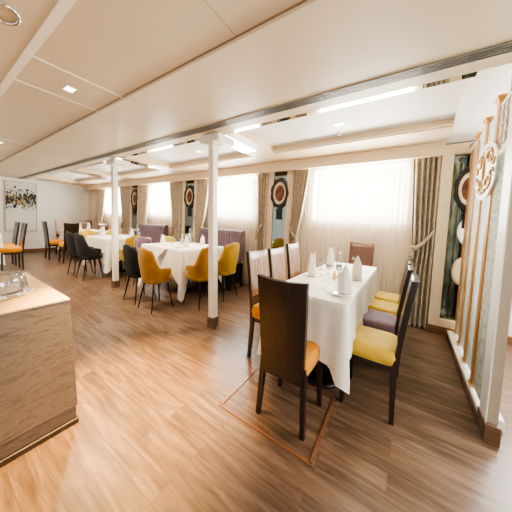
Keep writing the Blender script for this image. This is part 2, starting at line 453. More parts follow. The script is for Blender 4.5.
# columns
def column(x, y, label):
    t = thing('column', label, 'column', (x, y, 0), 0, 'square columns along the room')
    obj('shaft', add_box(BM(), (-.037, -.037, .10), (.037, .037, 2.05), top=(-.037-.09, -.037, .037-.09, .037)), 'post', t, bev=.004)
    obj('skirting', add_box(BM(), (-.046, -.046, 0), (.046, .046, .115)), 'skirting', t, bev=.003)
    obj('capital', add_box(BM(), (-.23, -.065, 2.05), (.05, .20, ZF-.013)), 'post', t, bev=.004)
    obj('collar', add_box(BM(), (-.16, -.07, 2.03), (-.02, .07, 2.05)), 'post', t, bev=.003)
column(-1.765, 1.85, 'square cream column nearest, in front of the middle dining table')
column(-4.04, 1.86, 'square cream column farther left, beside the black tub chairs')

# ---------------------------------------------------------------- sheers and drapes
def sheer(x0, x1, label):
    bm = BM(); nx = int((x1-x0)*110); nz = 10; rows = []
    ph = random.random()*6
    for k in range(nz+1):
        z = .02+(2.12-.02)*k/nz
        rows.append([bm.verts.new((x0+(x1-x0)*i/nx, 3.485+.010*math.sin(i*.95+ph+.3*math.sin(i*.21))+.006*math.sin(i*.37+k*.15), z)) for i in range(nx+1)])
    rings_to_faces(bm, rows, closed=False)
    return tag(obj('sheer_curtain', bm, 'sheer', smooth=True), label, 'curtain', 'sheer curtains over the windows')
sheer(-1.58, .22, 'white sheer curtain over the near window behind the long table')
sheer(-3.80, -2.08, 'white sheer curtain over the second window, behind the right sofa')
sheer(-6.08, -4.36, 'white sheer curtain over the third window, behind the left sofa')
sheer(-8.68, -6.64, 'white sheer curtain over the farthest window at the left end')

def drape(x0, x1, side, label, tie=1.08, gather=.55):
    """side=+1: gathered towards x1"""
    t = thing('drape', label, 'curtain', ((x0+x1)/2, 3.40, 0), 0, 'patterned drapes beside the windows')
    w0 = x1-x0; cx = (x0+x1)/2
    bm = BM(); nx = 48; nz = 26; rows = []
    folds = max(4, int(w0*20))
    for k in range(nz+1):
        z = .015+(2.10-.015)*k/nz
        if z > tie: u = (z-tie)/(2.1-tie); w = gather+(1-gather)*(u**.8)
        else: u = (tie-z)/tie; w = gather+(.24)*min(1, u*1.6)
        w = min(1, w); wd = w0*w
        ax = x1-wd if side > 0 else x0
        bulge = .02*math.exp(-((z-tie-.08)/.12)**2)
        rows.append([bm.verts.new((ax+wd*i/nx-cx, -bulge+(.048+.010*(1-w))*math.sin(2*PI*folds*i/nx+.5*math.sin(3*i/nx*PI)+.15*k/nz), z)) for i in range(nx+1)])
    rings_to_faces(bm, rows, closed=False)
    obj('drape_cloth', bm, 'drape', t, smooth=True)
    bm = BM()
    xa, xb = (x1-cx, x1-w0*gather*1.02-cx) if side > 0 else (x0-cx, x0+w0*gather*1.02-cx)
    rows = []
    for k in range(11):
        s = k/10
        x = xa+(xb-xa)*s; z = tie+.20-.26*s-.03*math.sin(s*PI); y = -.055-.03*math.sin(s*PI)
        rows.append([bm.verts.new((x, y, z-.028)), bm.verts.new((x, y-.010, z)), bm.verts.new((x, y, z+.028))])
    rings_to_faces(bm, rows, closed=False)
    tb = obj('tieback', bm, 'tieback', t, smooth=True, solid=.008)
    bm = BM(); add_lathe(bm, [(.004, .06), (.024, .045), (.028, .02), (.016, 0), (.03, -.05), (.034, -.10)], (xb, -.08, tie-.05), 10)
    obj('tassel', bm, 'tieback', tb, smooth=True)
    return t
drape(.00, .262, 1, 'beige patterned drape right of the near window, tied back with tassel', 1.0, .80)
drape(-1.60, -1.30, -1, 'beige patterned drape left of the near window, swept towards the nearest wall mirror', 1.02, .45)
drape(-2.28, -2.055, 1, 'beige patterned drape right of the second window, left of the nearest wall mirror', 1.05, .7)
drape(-3.84, -3.45, -1, 'beige patterned drape left of the second window, behind the near column', 1.05, .6)
drape(-4.80, -4.35, 1, 'beige patterned drape right of the third window, swept towards the second wall mirror', 1.0, .5)
drape(-6.12, -5.66, -1, 'beige patterned drape left of the third window, right of the third wall mirror', 1.0, .75)
drape(-7.15, -6.64, 1, 'beige patterned drape right of the farthest window, swept towards the third wall mirror', 1.0, .5)
drape(-8.66, -8.10, -1, 'beige patterned drape left of the farthest window, at the end of the room', 1.0, .6)

# ---------------------------------------------------------------- sofas
def sofa(x0, x1, label):
    w = x1-x0
    t = thing('banquette_sofa', label, 'sofa', ((x0+x1)/2, 3.03, 0), 0, 'banquette sofas under the windows')
    bm = BM(); rows = []
    n = int(w*140); ch = int(w/.062)
    def row(y, z, amp): return [bm.verts.new((-w/2+w*i/n, y-amp*abs(math.sin(PI*ch*i/n)), z)) for i in range(n+1)]
    front = [row(.18-.0, .50, .012), row(.20, .75, .014), row(.22, .97, .014), row(.235, 1.02, .006), row(.27, 1.04, 0), row(.31, 1.03, 0), row(.33, .97, 0), row(.33, .50, 0)]
    rings_to_faces(bm, front, closed=False)
    bm.faces.new([r[0] for r in front]); bm.faces.new([r[-1] for r in front][::-1])
    obj('backrest', bm, 'mauve', t, smooth=False)
    obj('seat', add_box(BM(), (-w/2, -.08, .44), (w/2, .19, .54)), 'mauve', t, bev=.02)
    obj('sofa_base', add_box(BM(), (-w/2+.04, -.02, .08), (w/2-.04, .28, .435)), 'black_cloth', t)
    for sx in (-1, 1):
        for y in (-.06, .30):
            obj('leg', add_box(BM(), (sx*(w/2-.03)-.015, y-.015, 0), (sx*(w/2-.03)+.015, y+.015, .435)), 'black_metal', t)
sofa(-3.56, -2.47, 'mauve channel-tufted sofa under the second window, behind the near column')
sofa(-5.87, -4.75, 'mauve channel-tufted sofa under the third window, farther from the camera')

# ---------------------------------------------------------------- dining chairs (local: faces +Y)
def high_chair(label, seat_mat, loc, rz, group, front='dark_wood', sz=1, emblem=False, back='dark_wood'):
    t = thing('dining_chair', label, 'chair', loc, rz, group)
    t.scale = (1, 1, sz)
    W = .148
    # back panel: slightly curved, reclined, from apron to top
    bm = BM(); nx, nz = 8, 8
    def pt(i, k, o):
        u = i/nx*2-1; s = k/nz
        z = .30+(.91-.30)*s - (.012*(1-u*u))*s
        hw = .135+.017*s
        y = -.150-.060*max(0, (z-.40)/.51)**1.2 - .016*(1-u*u)*s + o
        return (u*hw, y, z)
    for o, side in ((-.013, 0), (.013, 1)):
        pass
    A = [[bm.verts.new(pt(i, k, -.022)) for i in range(nx+1)] for k in range(nz+1)]
    B = [[bm.verts.new(pt(i, k, .006)) for i in range(nx+1)] for k in range(nz+1)]
    for k in range(nz):
        for i in range(nx):
            bm.faces.new([A[k][i], A[k][i+1], A[k+1][i+1], A[k+1][i]])
            bm.faces.new([B[k][i], B[k+1][i], B[k+1][i+1], B[k][i+1]])
        bm.faces.new([A[k][0], A[k+1][0], B[k+1][0], B[k][0]]); bm.faces.new([A[k][nx], B[k][nx], B[k+1][nx], A[k+1][nx]])
    for i in range(nx):
        bm.faces.new([A[0][i], B[0][i], B[0][i+1], A[0][i+1]]); bm.faces.new([A[nz][i], A[nz][i+1], B[nz][i+1], B[nz][i]])
    obj('backrest', bm, back, t, smooth=False)
    # front facing of the back; the pale variant has window sheen in its colour
    bm = BM()
    C = [[bm.verts.new(pt(i, k, .0085)) for i in range(nx+1)] for k in range(3, nz+1)]
    rings_to_faces(bm, C, closed=False)
    v = obj('back_facing', bm, front, t, smooth=True, solid=.003)
    if emblem:
        bm = BM()
        def ep(a, r): 
            x = math.cos(a)*.050*r; z = .765+math.sin(a)*.08*r
            y = -.150-.060*max(0, (z-.40)/.51)**1.2-.014+.0185
            return (x, y, z)
        add_tube(bm, [ep(2*PI*k/24, 1) for k in range(24)], .0042, 6, closed=True)
        add_tube(bm, [ep(2.3, .95), ep(2.2, .5), ep(0, .05), ep(5.4, .5), ep(5.45, .95)], .004, 6)
        add_tube(bm, [ep(.9, .9), ep(.4, .5), ep(1.8, .3), ep(3.6, .35), ep(4.2, .75)], .003, 6)
        obj('emblem', bm, 'emblem', v, smooth=True)
    # seat cushion
    bm = BM(); prof = []
    n = 28; rings = []
    for (ins, z) in ((.012, .352), (.0, .362), (-.004, .41), (.002, .445), (.018, .456), (.06, .460)):
        R = []
        for i in range(n):
            a = 2*PI*i/n+PI/4
            ex = .22
            c, s = math.cos(a), math.sin(a)
            x = (.152-ins)*math.copysign(abs(c)**ex, c); y = (.170-ins)*math.copysign(abs(s)**ex, s)+.014
            R.append(bm.verts.new((x, y, z)))
        rings.append(R)
    rings_to_faces(bm, rings)
    obj('seat', bm, seat_mat, t, smooth=True)
    obj('seat_frame', add_box(BM(), (-.135, -.14, .315), (.135, .150, .351)), 'dark_wood', t, bev=.004)
    for sx in (-1, 1):
        b2 = BM(); add_box(b2, (sx*W-.012, -.168, 0), (sx*W+.012, -.142, .40), top=(sx*.128-.016, -.160, sx*.128+.016, -.125))
        obj('leg', b2, 'dark_wood', t)
        b2 = BM(); add_box(b2, (sx*W-.012, .128, 0), (sx*W+.012, .152, .34), top=(sx*.130-.016, .122, sx*.130+.016, .154))
        obj('leg', b2, 'dark_wood', t)
    return t
G1 = 'high-backed dining chairs around the long near table'
high_chair('dark wooden high-back chair with orange seat, nearest, seen from behind at the near table head', 'orange', (-.56, 1.335, 0), 0, G1, 'dark_wood', .985)
LL = ['nearest', 'middle', 'farthest']
for i, (y, e) in enumerate(((1.775, True), (2.15, False), (2.56, True))):
    high_chair(('%s of the three left-side chairs at the long near table, sheen-coloured back' % LL[i]) + (' with round emblem' if e else ' without emblem'), 'orange', (-.945, y, 0), -PI/2, G1, 'sheen_front', 1.03+.03*(i == 2), e, 'dark_wood')
for y, sm, lab in ((1.75, 'yellow', 'dark high-back chair with glare-yellowed orange seat, nearest on the right side of the near table'),
                   (2.18, 'mauve', 'dark high-back chair with purple seat, on the right side of the near table'),
                   (2.55, 'yellow', 'dark high-back chair with glare-yellowed orange seat, just beyond the purple seat'),
                   (2.93, 'yellow', 'dark high-back chair with glare-yellowed orange seat, last on the right side by the window')):
    high_chair(lab, sm, (-.16-.02*(y > 2), y, 0), PI/2, G1, 'dark_wood', .985)
high_chair('brown high-back chair at the far head of the near table, against the sheer curtain', 'orange', (-.50, 3.13, 0), PI, G1, 'brown_wood', 1.09, False, 'brown_wood')
G2 = 'high-backed dining chairs at the back of the room'
high_chair('dark high-back chair in profile beside the white wall, left of the far table', 'orange', (-7.75, 2.05, 0), 0, G2, 'dark_wood', 1.08)
high_chair('dark high-back chair seen from behind, next to the black tub chairs', 'orange', (-7.02, 2.12, 0), PI/2, G2, 'dark_wood', 1.08)
high_chair('sheen-faced high-back chair at the far wall, behind the dark chair seen from behind', 'orange', (-8.45, 2.45, 0), -PI/2, G2, 'sheen_front', 1.1)
high_chair('brown high-back chair at the far wall, behind the napkins of the far table', 'orange', (-8.45, 3.08, 0), -PI/2, G2, 'brown_wood', 1.12, False, 'brown_wood')
high_chair('brown high-back chair at the far end beside the farthest drape', 'orange', (-7.55, 3.2, 0), -PI/2, G2, 'brown_wood', 1.05, False, 'brown_wood')
high_chair('dark high-back chair with orange seat at the far left table, nearer of two', 'orange', (-6.72, 1.07, 0), PI, G2, 'dark_wood', 1.06)
high_chair('dark high-back chair with orange seat at the far left table, second of two', 'orange', (-7.32, 1.07, 0), PI, G2, 'dark_wood', 1.06)

# ---------------------------------------------------------------- tub chairs (local: faces +Y)
def tub_chair(label, shell, inner, seat, loc, rz, group, s=1):
    t = thing('tub_chair', label, 'chair', loc, rz, group); t.scale = (s, s, s)
    n = 36
    def sstep(a, b, x):
        x = max(0, min(1, (x-a)/(b-a))); return x*x*(3-2*x)
    def P(i, lev, rin):
        a = (i/n*2-1)*2.25                       # angle from the back
        top = .82-.235*sstep(.75, 1.5, abs(a)) - .03*sstep(0, .7, abs(a))-.02*sstep(1.6, 2.25, abs(a))
        z = .365+(top-.365)*lev
        k = .80+.20*min(1, lev*1.4) 
        rx = (.178-rin)*k; ry = (.185-rin)*k
        ex = .72
        s_, c_ = math.sin(a), math.cos(a)
        x = rx*math.copysign(abs(s_)**ex, s_); y = -ry*math.copysign(abs(c_)**ex, c_)-.02*lev*max(0, c_)
        return (x, y, z)
    levels = [0, .12, .3, .5, .7, .85, .96, 1.0]
    bm = BM()
    outer = [[bm.verts.new(P(i, l, 0 if l < .99 else .008)) for i in range(n+1)] for l in levels]
    rings_to_faces(bm, outer, closed=False)
    obj('shell', bm, shell, t, smooth=True, solid=.006)
    bm = BM()
    inn = [[bm.verts.new(P(i, l, .030 if l < .99 else .012)) for i in range(n+1)] for l in levels]
    rings_to_faces(bm, inn, closed=False)
    obj('inner_padding', bm, inner, t, smooth=True, solid=.012)
    def super_ring(bm, z, hx, y0, y1, m=28, ex=.45):
        return [bm.verts.new((hx*math.copysign(abs(math.cos(2*PI*i/m))**ex, math.cos(2*PI*i/m)), (y0+y1)/2+(y1-y0)/2*math.copysign(abs(math.sin(2*PI*i/m))**ex, math.sin(2*PI*i/m)), z)) for i in range(m)]
    bm = BM()
    rings_to_faces(bm, [super_ring(bm, .40, .135, -.135, .175), super_ring(bm, .45, .142, -.14, .185), super_ring(bm, .475, .125, -.12, .17)])
    obj('seat', bm, seat, t, smooth=True)
    bm = BM()
    rings_to_faces(bm, [super_ring(bm, .352, .128, -.13, .150), super_ring(bm, .372, .142, -.145, .175), super_ring(bm, .402, .146, -.148, .182)])
    obj('seat_pan', bm, shell, t, smooth=True)
    for sx in (-1, 1):
        for sy in (-1, 1):
            obj('leg', add_tube(BM(), [(sx*.155, sy*.155+.01, 0), (sx*.10, sy*.10+.01, .36)], [.007, .013], 8), 'black_metal', t)
    return t
G3 = 'tub chairs around the two middle tables'
tub_chair('mustard tub chair in front of the middle table, seen from behind, left of the column', 'mustard', 'mustard', 'yellow', (-2.74, 1.76, 0), 0, G3)
tub_chair('black tub chair tucked just left of the mustard chair at the middle table', 'black_cloth', 'black_cloth', 'mauve', (-3.18, 1.79, 0), 0, G3)
tub_chair('mustard tub chair half hidden behind the near column', 'mustard', 'mustard', 'yellow', (-2.37, 2.22, 0), PI/2, G3, 1.05)
tub_chair('yellow tub chair right of the near column, beside the sofa end', 'ochre', 'ochre', 'yellow', (-2.36, 2.68, 0), PI/2, G3, 1.07)
tub_chair('tub chair with mauve lining and yellow rim on the far side of the middle table', 'yellow', 'mauve', 'mauve', (-3.80, 2.27, 0), -PI/2, G3, 1.03)
tub_chair('yellow tub chair in front of the left sofa, beyond the middle table', 'yellow', 'yellow', 'yellow', (-3.80, 2.80, 0), -PI/2, G3, 1.03)
tub_chair('black tub chair nearest at the left table, seen from behind', 'black_cloth', 'black_cloth', 'mauve', (-4.98, 1.82, 0), 0, G3, 1.05)
tub_chair('black tub chair at the left table, partly hidden behind the other black one', 'black_cloth', 'black_cloth', 'mauve', (-5.42, 1.82, 0), 0, G3, 1.05)
tub_chair('yellow tub chair between the far column and the black chair', 'ochre', 'ochre', 'yellow', (-4.42, 2.30, 0), PI/2, G3, 1.03)
tub_chair('yellow tub chair on the far side of the left table, left one', 'yellow', 'yellow', 'yellow', (-5.90, 2.18, 0), -PI/2, G3, 1.05)
tub_chair('yellow tub chair on the far side of the left table, next to the column', 'yellow', 'yellow', 'yellow', (-5.90, 2.68, 0), -PI/2, G3, 1.05)

# ---------------------------------------------------------------- tables and cloths
def table(x0, y0, x1, y1, z, label, feet):
    cx, cy = (x0+x1)/2, (y0+y1)/2
    t = thing('dining_table', label, 'table', (cx, cy, 0), 0, 'pedestal dining tables')
    obj('tabletop', add_box(BM(), (x0-cx+.012, y0-cy+.012, z-.04), (x1-cx-.012, y1-cy-.012, z-.006)), 'dark_wood', t)
    for fx, fy in feet:
        p = obj('pedestal', add_box(BM(), (fx-.05, fy-.05, .03), (fx+.05, fy+.05, z-.04)), 'black_metal', t, bev=.006)
        obj('foot_plate', add_lathe(BM(), [(.19, 0), (.19, .014), (.15, .026), (.06, .034)], (fx, fy, 0), 24, .85, .85), 'black_metal', t, smooth=True)
        obj('foot_ring', add_tube(BM(), [(fx+.085*math.cos(a*PI/12), fy+.085*math.sin(a*PI/12), .16) for a in range(24)], .006, 6, closed=True), 'bronze', p, smooth=True)
    return t

def cloth(x0, y0, x1, y1, z, label, drop=.40, tip=.17, seed=1, mat='linen'):
    rnd = random.Random(seed)
    bm = BM()
    cx, cy = (x0+x1)/2, (y0+y1)/2; w, h = x1-x0, y1-y0
    pts = []
    step = .018
    def side(ax, ay, bx, by, nx, ny):
        L = math.hypot(bx-ax, by-ay); n = max(8, int(L/step))
        for i in range(n):
            s = i/n; pts.append((ax+(bx-ax)*s, ay+(by-ay)*s, nx, ny, min(s*L, (1-s)*L), s*L))
    r = .006
    side(x0, y0, x1, y0, 0, -1); side(x1, y0, x1, y1, 1, 0); side(x1, y1, x0, y1, 0, 1); side(x0, y1, x0, y0, -1, 0)
    ph = [rnd.random()*6 for _ in range(4)]
    N = len(pts); K = 12; rings = []
    def nrm(k):
        x, y, nx, ny, d, s = pts[k]
        px, py = pts[k-1][2], pts[k-1][3]
        if d < 1e-9:                                  # corner: diagonal normal
            nx, ny = nx+px, ny+py
        return nx, ny
    for j in range(K+1):
        f = j/K; R = []
        for k in range(N):
            x, y, nx, ny, d, s = pts[k]
            nx, ny = nrm(k)
            c = max(0, 1-d/.26)
            low = z-drop-tip*c**1.6 if drop > .1 else z-drop
            zz = z-(z-low)*f
            fold = .5+.5*math.cos(d*38+ph[0])
            out = .004+f*(.012+.040*c*c+.010*math.sin(s*21+ph[1])+.006*math.sin(s*47+ph[2]))
            # the corner fold: pinched just beside the corner, flared at it
            pinch = math.exp(-((d-.085)/.035)**2)*.040*f
            q = out-pinch
            R.append(bm.verts.new((x+nx*q-cx, y+ny*q-cy, zz if j else z)))
        rings.append(R)
    rings_to_faces(bm, rings, cap=(False, False))
    # top, inset once
    bm.faces.new(list(reversed(rings[0])))
    o = obj('tablecloth', bm, mat, smooth=False)
    for p in o.data.polygons: p.use_smooth = len(p.vertices) == 4
    o.location = (cx, cy, 0)
    return tag(o, label, 'tablecloth', 'white tablecloths')
T1 = (-.785, 1.405, -.272, 2.97)
table(*T1[:4], .737, 'long pedestal table under the white cloth in the right foreground', [(.02, -.40), (.02, .42)])
cloth(T1[0], T1[1], T1[2], T1[3], .739, 'white tablecloth on the long near table with napkins', .34, .15, 3)
T2 = (-3.64, 2.08, -2.60, 2.91)
table(*T2, .755, 'square pedestal table under the white cloth behind the near column', [(0, 0)])
cloth(*T2, .758, 'white tablecloth on the middle table behind the near column', .34, .38, 5)
T3 = (-5.66, 2.02, -4.70, 2.88)
table(*T3, .75, 'square pedestal table under the white cloth behind the far column', [(0, 0)])
cloth(*T3, .753, 'white tablecloth on the left table behind the far column', .42, .22, 8)
T4 = (-8.2, 2.30, -7.25, 3.05)
table(*T4, .75, 'pedestal table under the white cloth at the end of the room', [(0, 0)])
cloth(*T4, .753, 'white tablecloth on the farthest table by the end wall', .40, .2, 9)
T5 = (-7.9, .20, -6.62, .93)
table(*T5, .75, 'pedestal table under the white cloth at the left picture edge', [(0, 0)])
cloth(*T5, .753, 'white tablecloth at the left edge, beside two orange-seated chairs', .42, .2, 11)

def topper(T, z, label, c, a, b):
    """square cloth laid as a diamond: corners hang over the edges"""
    x0, y0, x1, y1 = T; cx, cy = c; bm = BM(); o_ = .024
    pts = [(cx, cy-b), (cx+a, cy), (cx, cy+b), (cx-a, cy)]
    def clip(poly, f, g):
        out = []
        for i, p in enumerate(poly):
            q = poly[(i+1) % len(poly)]; fp, fq = f(p), f(q)
            if fp >= 0: out.append(p)
            if fp*fq < 0:
                t = fp/(fp-fq); out.append((p[0]+(q[0]-p[0])*t, p[1]+(q[1]-p[1])*t))
        return out
    poly = pts
    for f in (lambda p: p[0]-(x0-.003), lambda p: (x1+.003)-p[0], lambda p: p[1]-(y0-.003), lambda p: (y1+.003)-p[1]): poly = clip(poly, f, None)
    bm.faces.new([bm.verts.new((p[0]-cx, p[1]-cy, z)) for p in poly])
    for (ed, ov, tip) in ((lambda p: abs(p[1]-(y0-.003)) < 1e-5, y0-(cy-b), (cx, y0-.075)), (lambda p: abs(p[0]-(x1+.003)) < 1e-5, cx+a-x1, (x1+.075, cy)),
                          (lambda p: abs(p[1]-(y1+.003)) < 1e-5, cy+b-y1, (cx, y1+.075)), (lambda p: abs(p[0]-(x0-.003)) < 1e-5, x0-(cx-a), (x0-.075, cy))):
        e = [p for p in poly if ed(p)]
        if len(e) == 2 and ov > .02:
            lift = lambda p, k: (p[0]+(tip[0]-p[0])*k, p[1]+(tip[1]-p[1])*k)
            d = Vector((tip[0]-(e[0][0]+e[1][0])/2, tip[1]-(e[0][1]+e[1][1])/2)).normalized()*o_
            v = [bm.verts.new((e[0][0]-cx, e[0][1]-cy, z)), bm.verts.new((e[1][0]-cx, e[1][1]-cy, z)),
                 bm.verts.new((e[1][0]-cx+d.x, e[1][1]-cy+d.y, z-.012)), bm.verts.new((e[0][0]-cx+d.x, e[0][1]-cy+d.y, z-.012)), bm.verts.new((tip[0]-cx, tip[1]-cy, z-ov))]
            bm.faces.new([v[0], v[1], v[2], v[3]]); bm.faces.new([v[3], v[2], v[4]])
    bmesh.ops.remove_doubles(bm, verts=bm.verts[:], dist=1e-5)
    o = obj('table_topper', bm, 'linen', solid=.0015); o.location = (cx, cy, 0)
    return tag(o, label, 'table topper', 'white table toppers laid as diamonds')
topper(T1, .7405, 'white topper cloth laid diagonally over the near end of the long table', (-.545, 1.80), .20, .62)
topper(T2, .7595, 'white topper cloth laid diagonally on the middle table', ((T2[0]+T2[2])/2, (T2[1]+T2[3])/2), .60, .58)

# ---------------------------------------------------------------- tableware
ZT = .7425
def napkin(x, y, z, label, mat='napkin', s=1, rz=0, two=False):
    """cone folded napkin standing up"""
    bm = BM(); n = 20
    H = .15*s; w = .028*s
    rows = []
    for k in range(9):
        f = k/8
        R = []
        for i in range(n):
            a = 2*PI*i/n
            bulge = (1+.18*math.sin(f*PI*.9))*(1-f**2.6*.96)
            x_ = w*bulge*math.cos(a)*(1.12 if f < .8 else 1); y_ = w*.72*bulge*math.sin(a)
            zf = H*f
            if two and f > .45: zf -= H*.22*(f-.45)*math.exp(-(math.cos(a)*2.2)**2)
            crease = .004*math.sin(a*5)*(1-f)
            R.append(bm.verts.new((x_+crease, y_+crease, zf)))
        rows.append(R)
    rings_to_faces(bm, rows)
    if two:
        for sx in (-1, 1): add_lathe(bm, [(w*.55, H*.55), (w*.42, H*.85), (w*.08, H*1.12)], (sx*w*.5, 0, 0), 10, 1, .7)
    o = obj('napkin', bm, mat, smooth=True); o.location = (x, y, z); o.rotation_euler = (0, 0, rz)
    return tag(o, label, 'napkin', 'standing folded napkins')

def plate(x, y, z, label, r=.075):
    o = obj('plate', add_lathe(BM(), [(r*.55, 0), (r*.62, .004), (r, .010), (r, .013), (r*.6, .007), (r*.1, .006)], (0, 0, 0), 28, .9, 1.05), 'china', smooth=True)
    o.location = (x, y, z)
    return tag(o, label, 'plate', 'white side plates')

def goblet(x, y, z, label, s=1):
    o = obj('wine_glass', add_lathe(BM(), [(.026, 0), (.026, .003), (.005, .008), (.0045, .045), (.018, .058), (.027, .078), (.026, .11), (.023, .11), (.024, .08), (.012, .062)], (0, 0, 0), 18), 'clear', smooth=True)
    o.location = (x, y, z); o.scale = (s, s, s)
    return tag(o, label, 'glass', 'stemmed glasses on the tables')

def inverted_cup(x, y, z, label, s=1):
    o = obj('coupe_glass', add_lathe(BM(), [(.022, 0), (.022, .003), (.005, .010), (.005, .055), (.030, .066), (.033, .084), (.031, .084), (.027, .070)], (0, 0, 0), 18), 'clear', smooth=True)
    o.location = (x, y, z); o.scale = (s, s, s)
    return tag(o, label, 'glass', 'stemmed glasses on the tables')

def bottle(x, y, z, label, mat='clear', s=1):
    t = thing('bottle', label, 'bottle', (x, y, z), 0, 'table bottles')
    b = obj('bottle_body', add_lathe(BM(), [(.026, 0), (.030, .01), (.030, .07), (.024, .095), (.010, .115), (.009, .145)], (0, 0, 0), 18), mat, t, smooth=True)
    obj('stopper', add_lathe(BM(), [(.008, .144), (.012, .15), (.013, .162), (.004, .172)], (0, 0, 0), 12), 'china', t, smooth=True)
    t.scale = (s, s, s)
    return t

def shaker(x, y, z, label):
    t = thing('salt_shaker', label, 'shaker', (x, y, z), 0, 'salt and pepper shakers')
    obj('shaker_body', add_lathe(BM(), [(.013, 0), (.016, .005), (.015, .035), (.010, .052)], (0, 0, 0), 14), 'amber', t, smooth=True)
    obj('shaker_cap', add_lathe(BM(), [(.0105, .051), (.011, .060), (.004, .068)], (0, 0, 0), 12), 'chrome', t, smooth=True)
    return t

def knife_fork(x, y, z, rz, label, kind):
    bm = BM()
    add_tube(bm, [(0, 0, .003), (0, .05, .004), (0, .085, .004)], [.003, .0035, .0025], 6)
    if kind == 'fork':
        add_box(bm, (-.008, .085, .0025), (.008, .10, .0045))
        for k in range(4): add_box(bm, (-.008+k*.0045, .10, .0025), (-.0055+k*.0045, .13, .0045))
    else:
        add_box(bm, (-.004, .085, .0025), (.007, .14, .0045), top=(-.003, .085, .006, .138))
    o = obj('table_'+kind, bm, 'cutlery'); o.location = (x, y, z); o.rotation_euler = (0, 0, rz)
    return tag(o, label, kind, 'cutlery on the near table')

S1 = 'on the long near table'
plate(-.345, 1.575, ZT, 'white plate under the nearest grey-white napkin '+S1)
napkin(-.325, 1.585, ZT+.011, 'tall grey-white cone napkin nearest the camera '+S1, 'napkin', 1.32, .2)
plate(-.35, 2.13, ZT, 'white plate under the blush cone napkin on the right side '+S1, .065)
napkin(-.345, 2.14, ZT+.011, 'blush cone napkin on a plate, right side '+S1, 'pink_napkin', 1.3, .5)
plate(-.70, 1.97, ZT, 'white plate under the peach napkin on the left side '+S1, .06)
napkin(-.695, 1.975, ZT+.011, 'peach standing napkin on the left side '+S1, 'pink_napkin', 1.22, 1.0, True)
plate(-.71, 2.62, ZT, 'white plate under the farther left napkin '+S1, .06)
napkin(-.71, 2.63, ZT+.011, 'white standing napkin at the far left '+S1, 'napkin', 1.25, .6, True)
bottle(-.62, 2.66, ZT, 'clear glass cruet bottle with stopper at the far end of the near table', 'clear', 1.0)
inverted_cup(-.49, 2.86, ZT, 'small stemmed coupe glass before the brown chair at the far end', 1.15)
goblet(-.72, 2.33, ZT, 'wine glass between the two left napkins '+S1)
goblet(-.60, 2.16, ZT, 'wine glass beside the peach napkin '+S1, .8)
shaker(-.50, 2.00, ZT, 'amber salt shaker at the middle of the near table, left one')
shaker(-.465, 2.03, ZT, 'amber pepper shaker at the middle of the near table, right one')
goblet(-.49, 2.10, ZT, 'wine glass directly behind the amber shakers')
knife_fork(-.45, 1.60, ZT, .45, 'steel fork left of the nearest plate', 'fork')
knife_fork(-.415, 1.57, ZT, .2, 'steel knife next to the nearest plate', 'knife')
knife_fork(-.60, 2.02, ZT, .8, 'steel knife right of the peach napkin', 'knife')
Z2 = .7608; S2 = 'on the middle table'
napkin(-3.43, 2.32, Z2, 'two-pointed standing napkin at the left corner '+S2, 'napkin', 1.0, .8, True)
inverted_cup(-3.40, 2.48, Z2, 'stemmed glass right of the two-pointed napkin '+S2, 1.3)
bottle(-3.16, 2.50, Z2, 'pale blue bottle left of the candle cup '+S2, 'blue_bottle', 1.05)
bottle(-3.30, 2.78, Z2, 'pale blue bottle at the back of the middle table', 'blue_bottle', 1.1)
o = obj('candle_cup', add_lathe(BM(), [(.03, 0), (.034, .005), (.036, .055), (.030, .055), (.028, .03)], (0, 0, 0), 18), 'candle', smooth=True); o.location = (-3.02, 2.47, Z2)
tag(o, 'glowing peach candle cup at the centre of the middle table', 'candle')
napkin(-2.87, 2.36, Z2, 'pink-white standing napkin near the front corner of the middle table', 'pink_napkin', 1.1, .5, True)
napkin(-3.02, 2.83, Z2, 'white standing napkin just left of the near column', 'napkin', 1.15, .6)
plate(-2.84, 2.20, Z2, 'small plate at the front corner of the middle table', .05)
plate(-3.36, 2.36, Z2, 'small plate beside the two-pointed napkin on the middle table', .05)
Z3 = .7545; S3 = 'on the left table'
napkin(-5.46, 2.25, Z3, 'white standing napkin nearest the black tub chairs '+S3, 'napkin', 1.25, .7, True)
napkin(-5.28, 2.15, Z3, 'white standing napkin left of the far column '+S3, 'napkin', 1.2, .7, True)
inverted_cup(-5.30, 2.36, Z3, 'stemmed glass just left of the far column '+S3, 1.5)
bottle(-5.35, 2.78, Z3, 'clear bottle right of the far column at the back of the left table', 'clear', 1.1)
bottle(-4.90, 2.72, Z3, 'pale blue bottle right of the far column '+S3, 'blue_bottle', 1.1)
napkin(-4.98, 2.62, Z3, 'white standing napkin right of the far column '+S3, 'napkin', 1.2, .4, True)
o = obj('candle_cup', add_lathe(BM(), [(.03, 0), (.034, .005), (.036, .055), (.030, .055), (.028, .03)], (0, 0, 0), 18), 'candle', smooth=True); o.location = (-5.0, 2.40, Z3)
tag(o, 'glowing peach candle cup on the left table behind the far column', 'candle')
for i, (x, y) in enumerate(((-7.45, 2.5), (-7.5, 2.72), (-7.85, 2.85))):
    napkin(x, y, .7545, 'white standing napkin on the farthest table, %s' % ('nearest the dark chair', 'in the middle', 'at the back')[i], 'napkin', 1.3, .7, True)

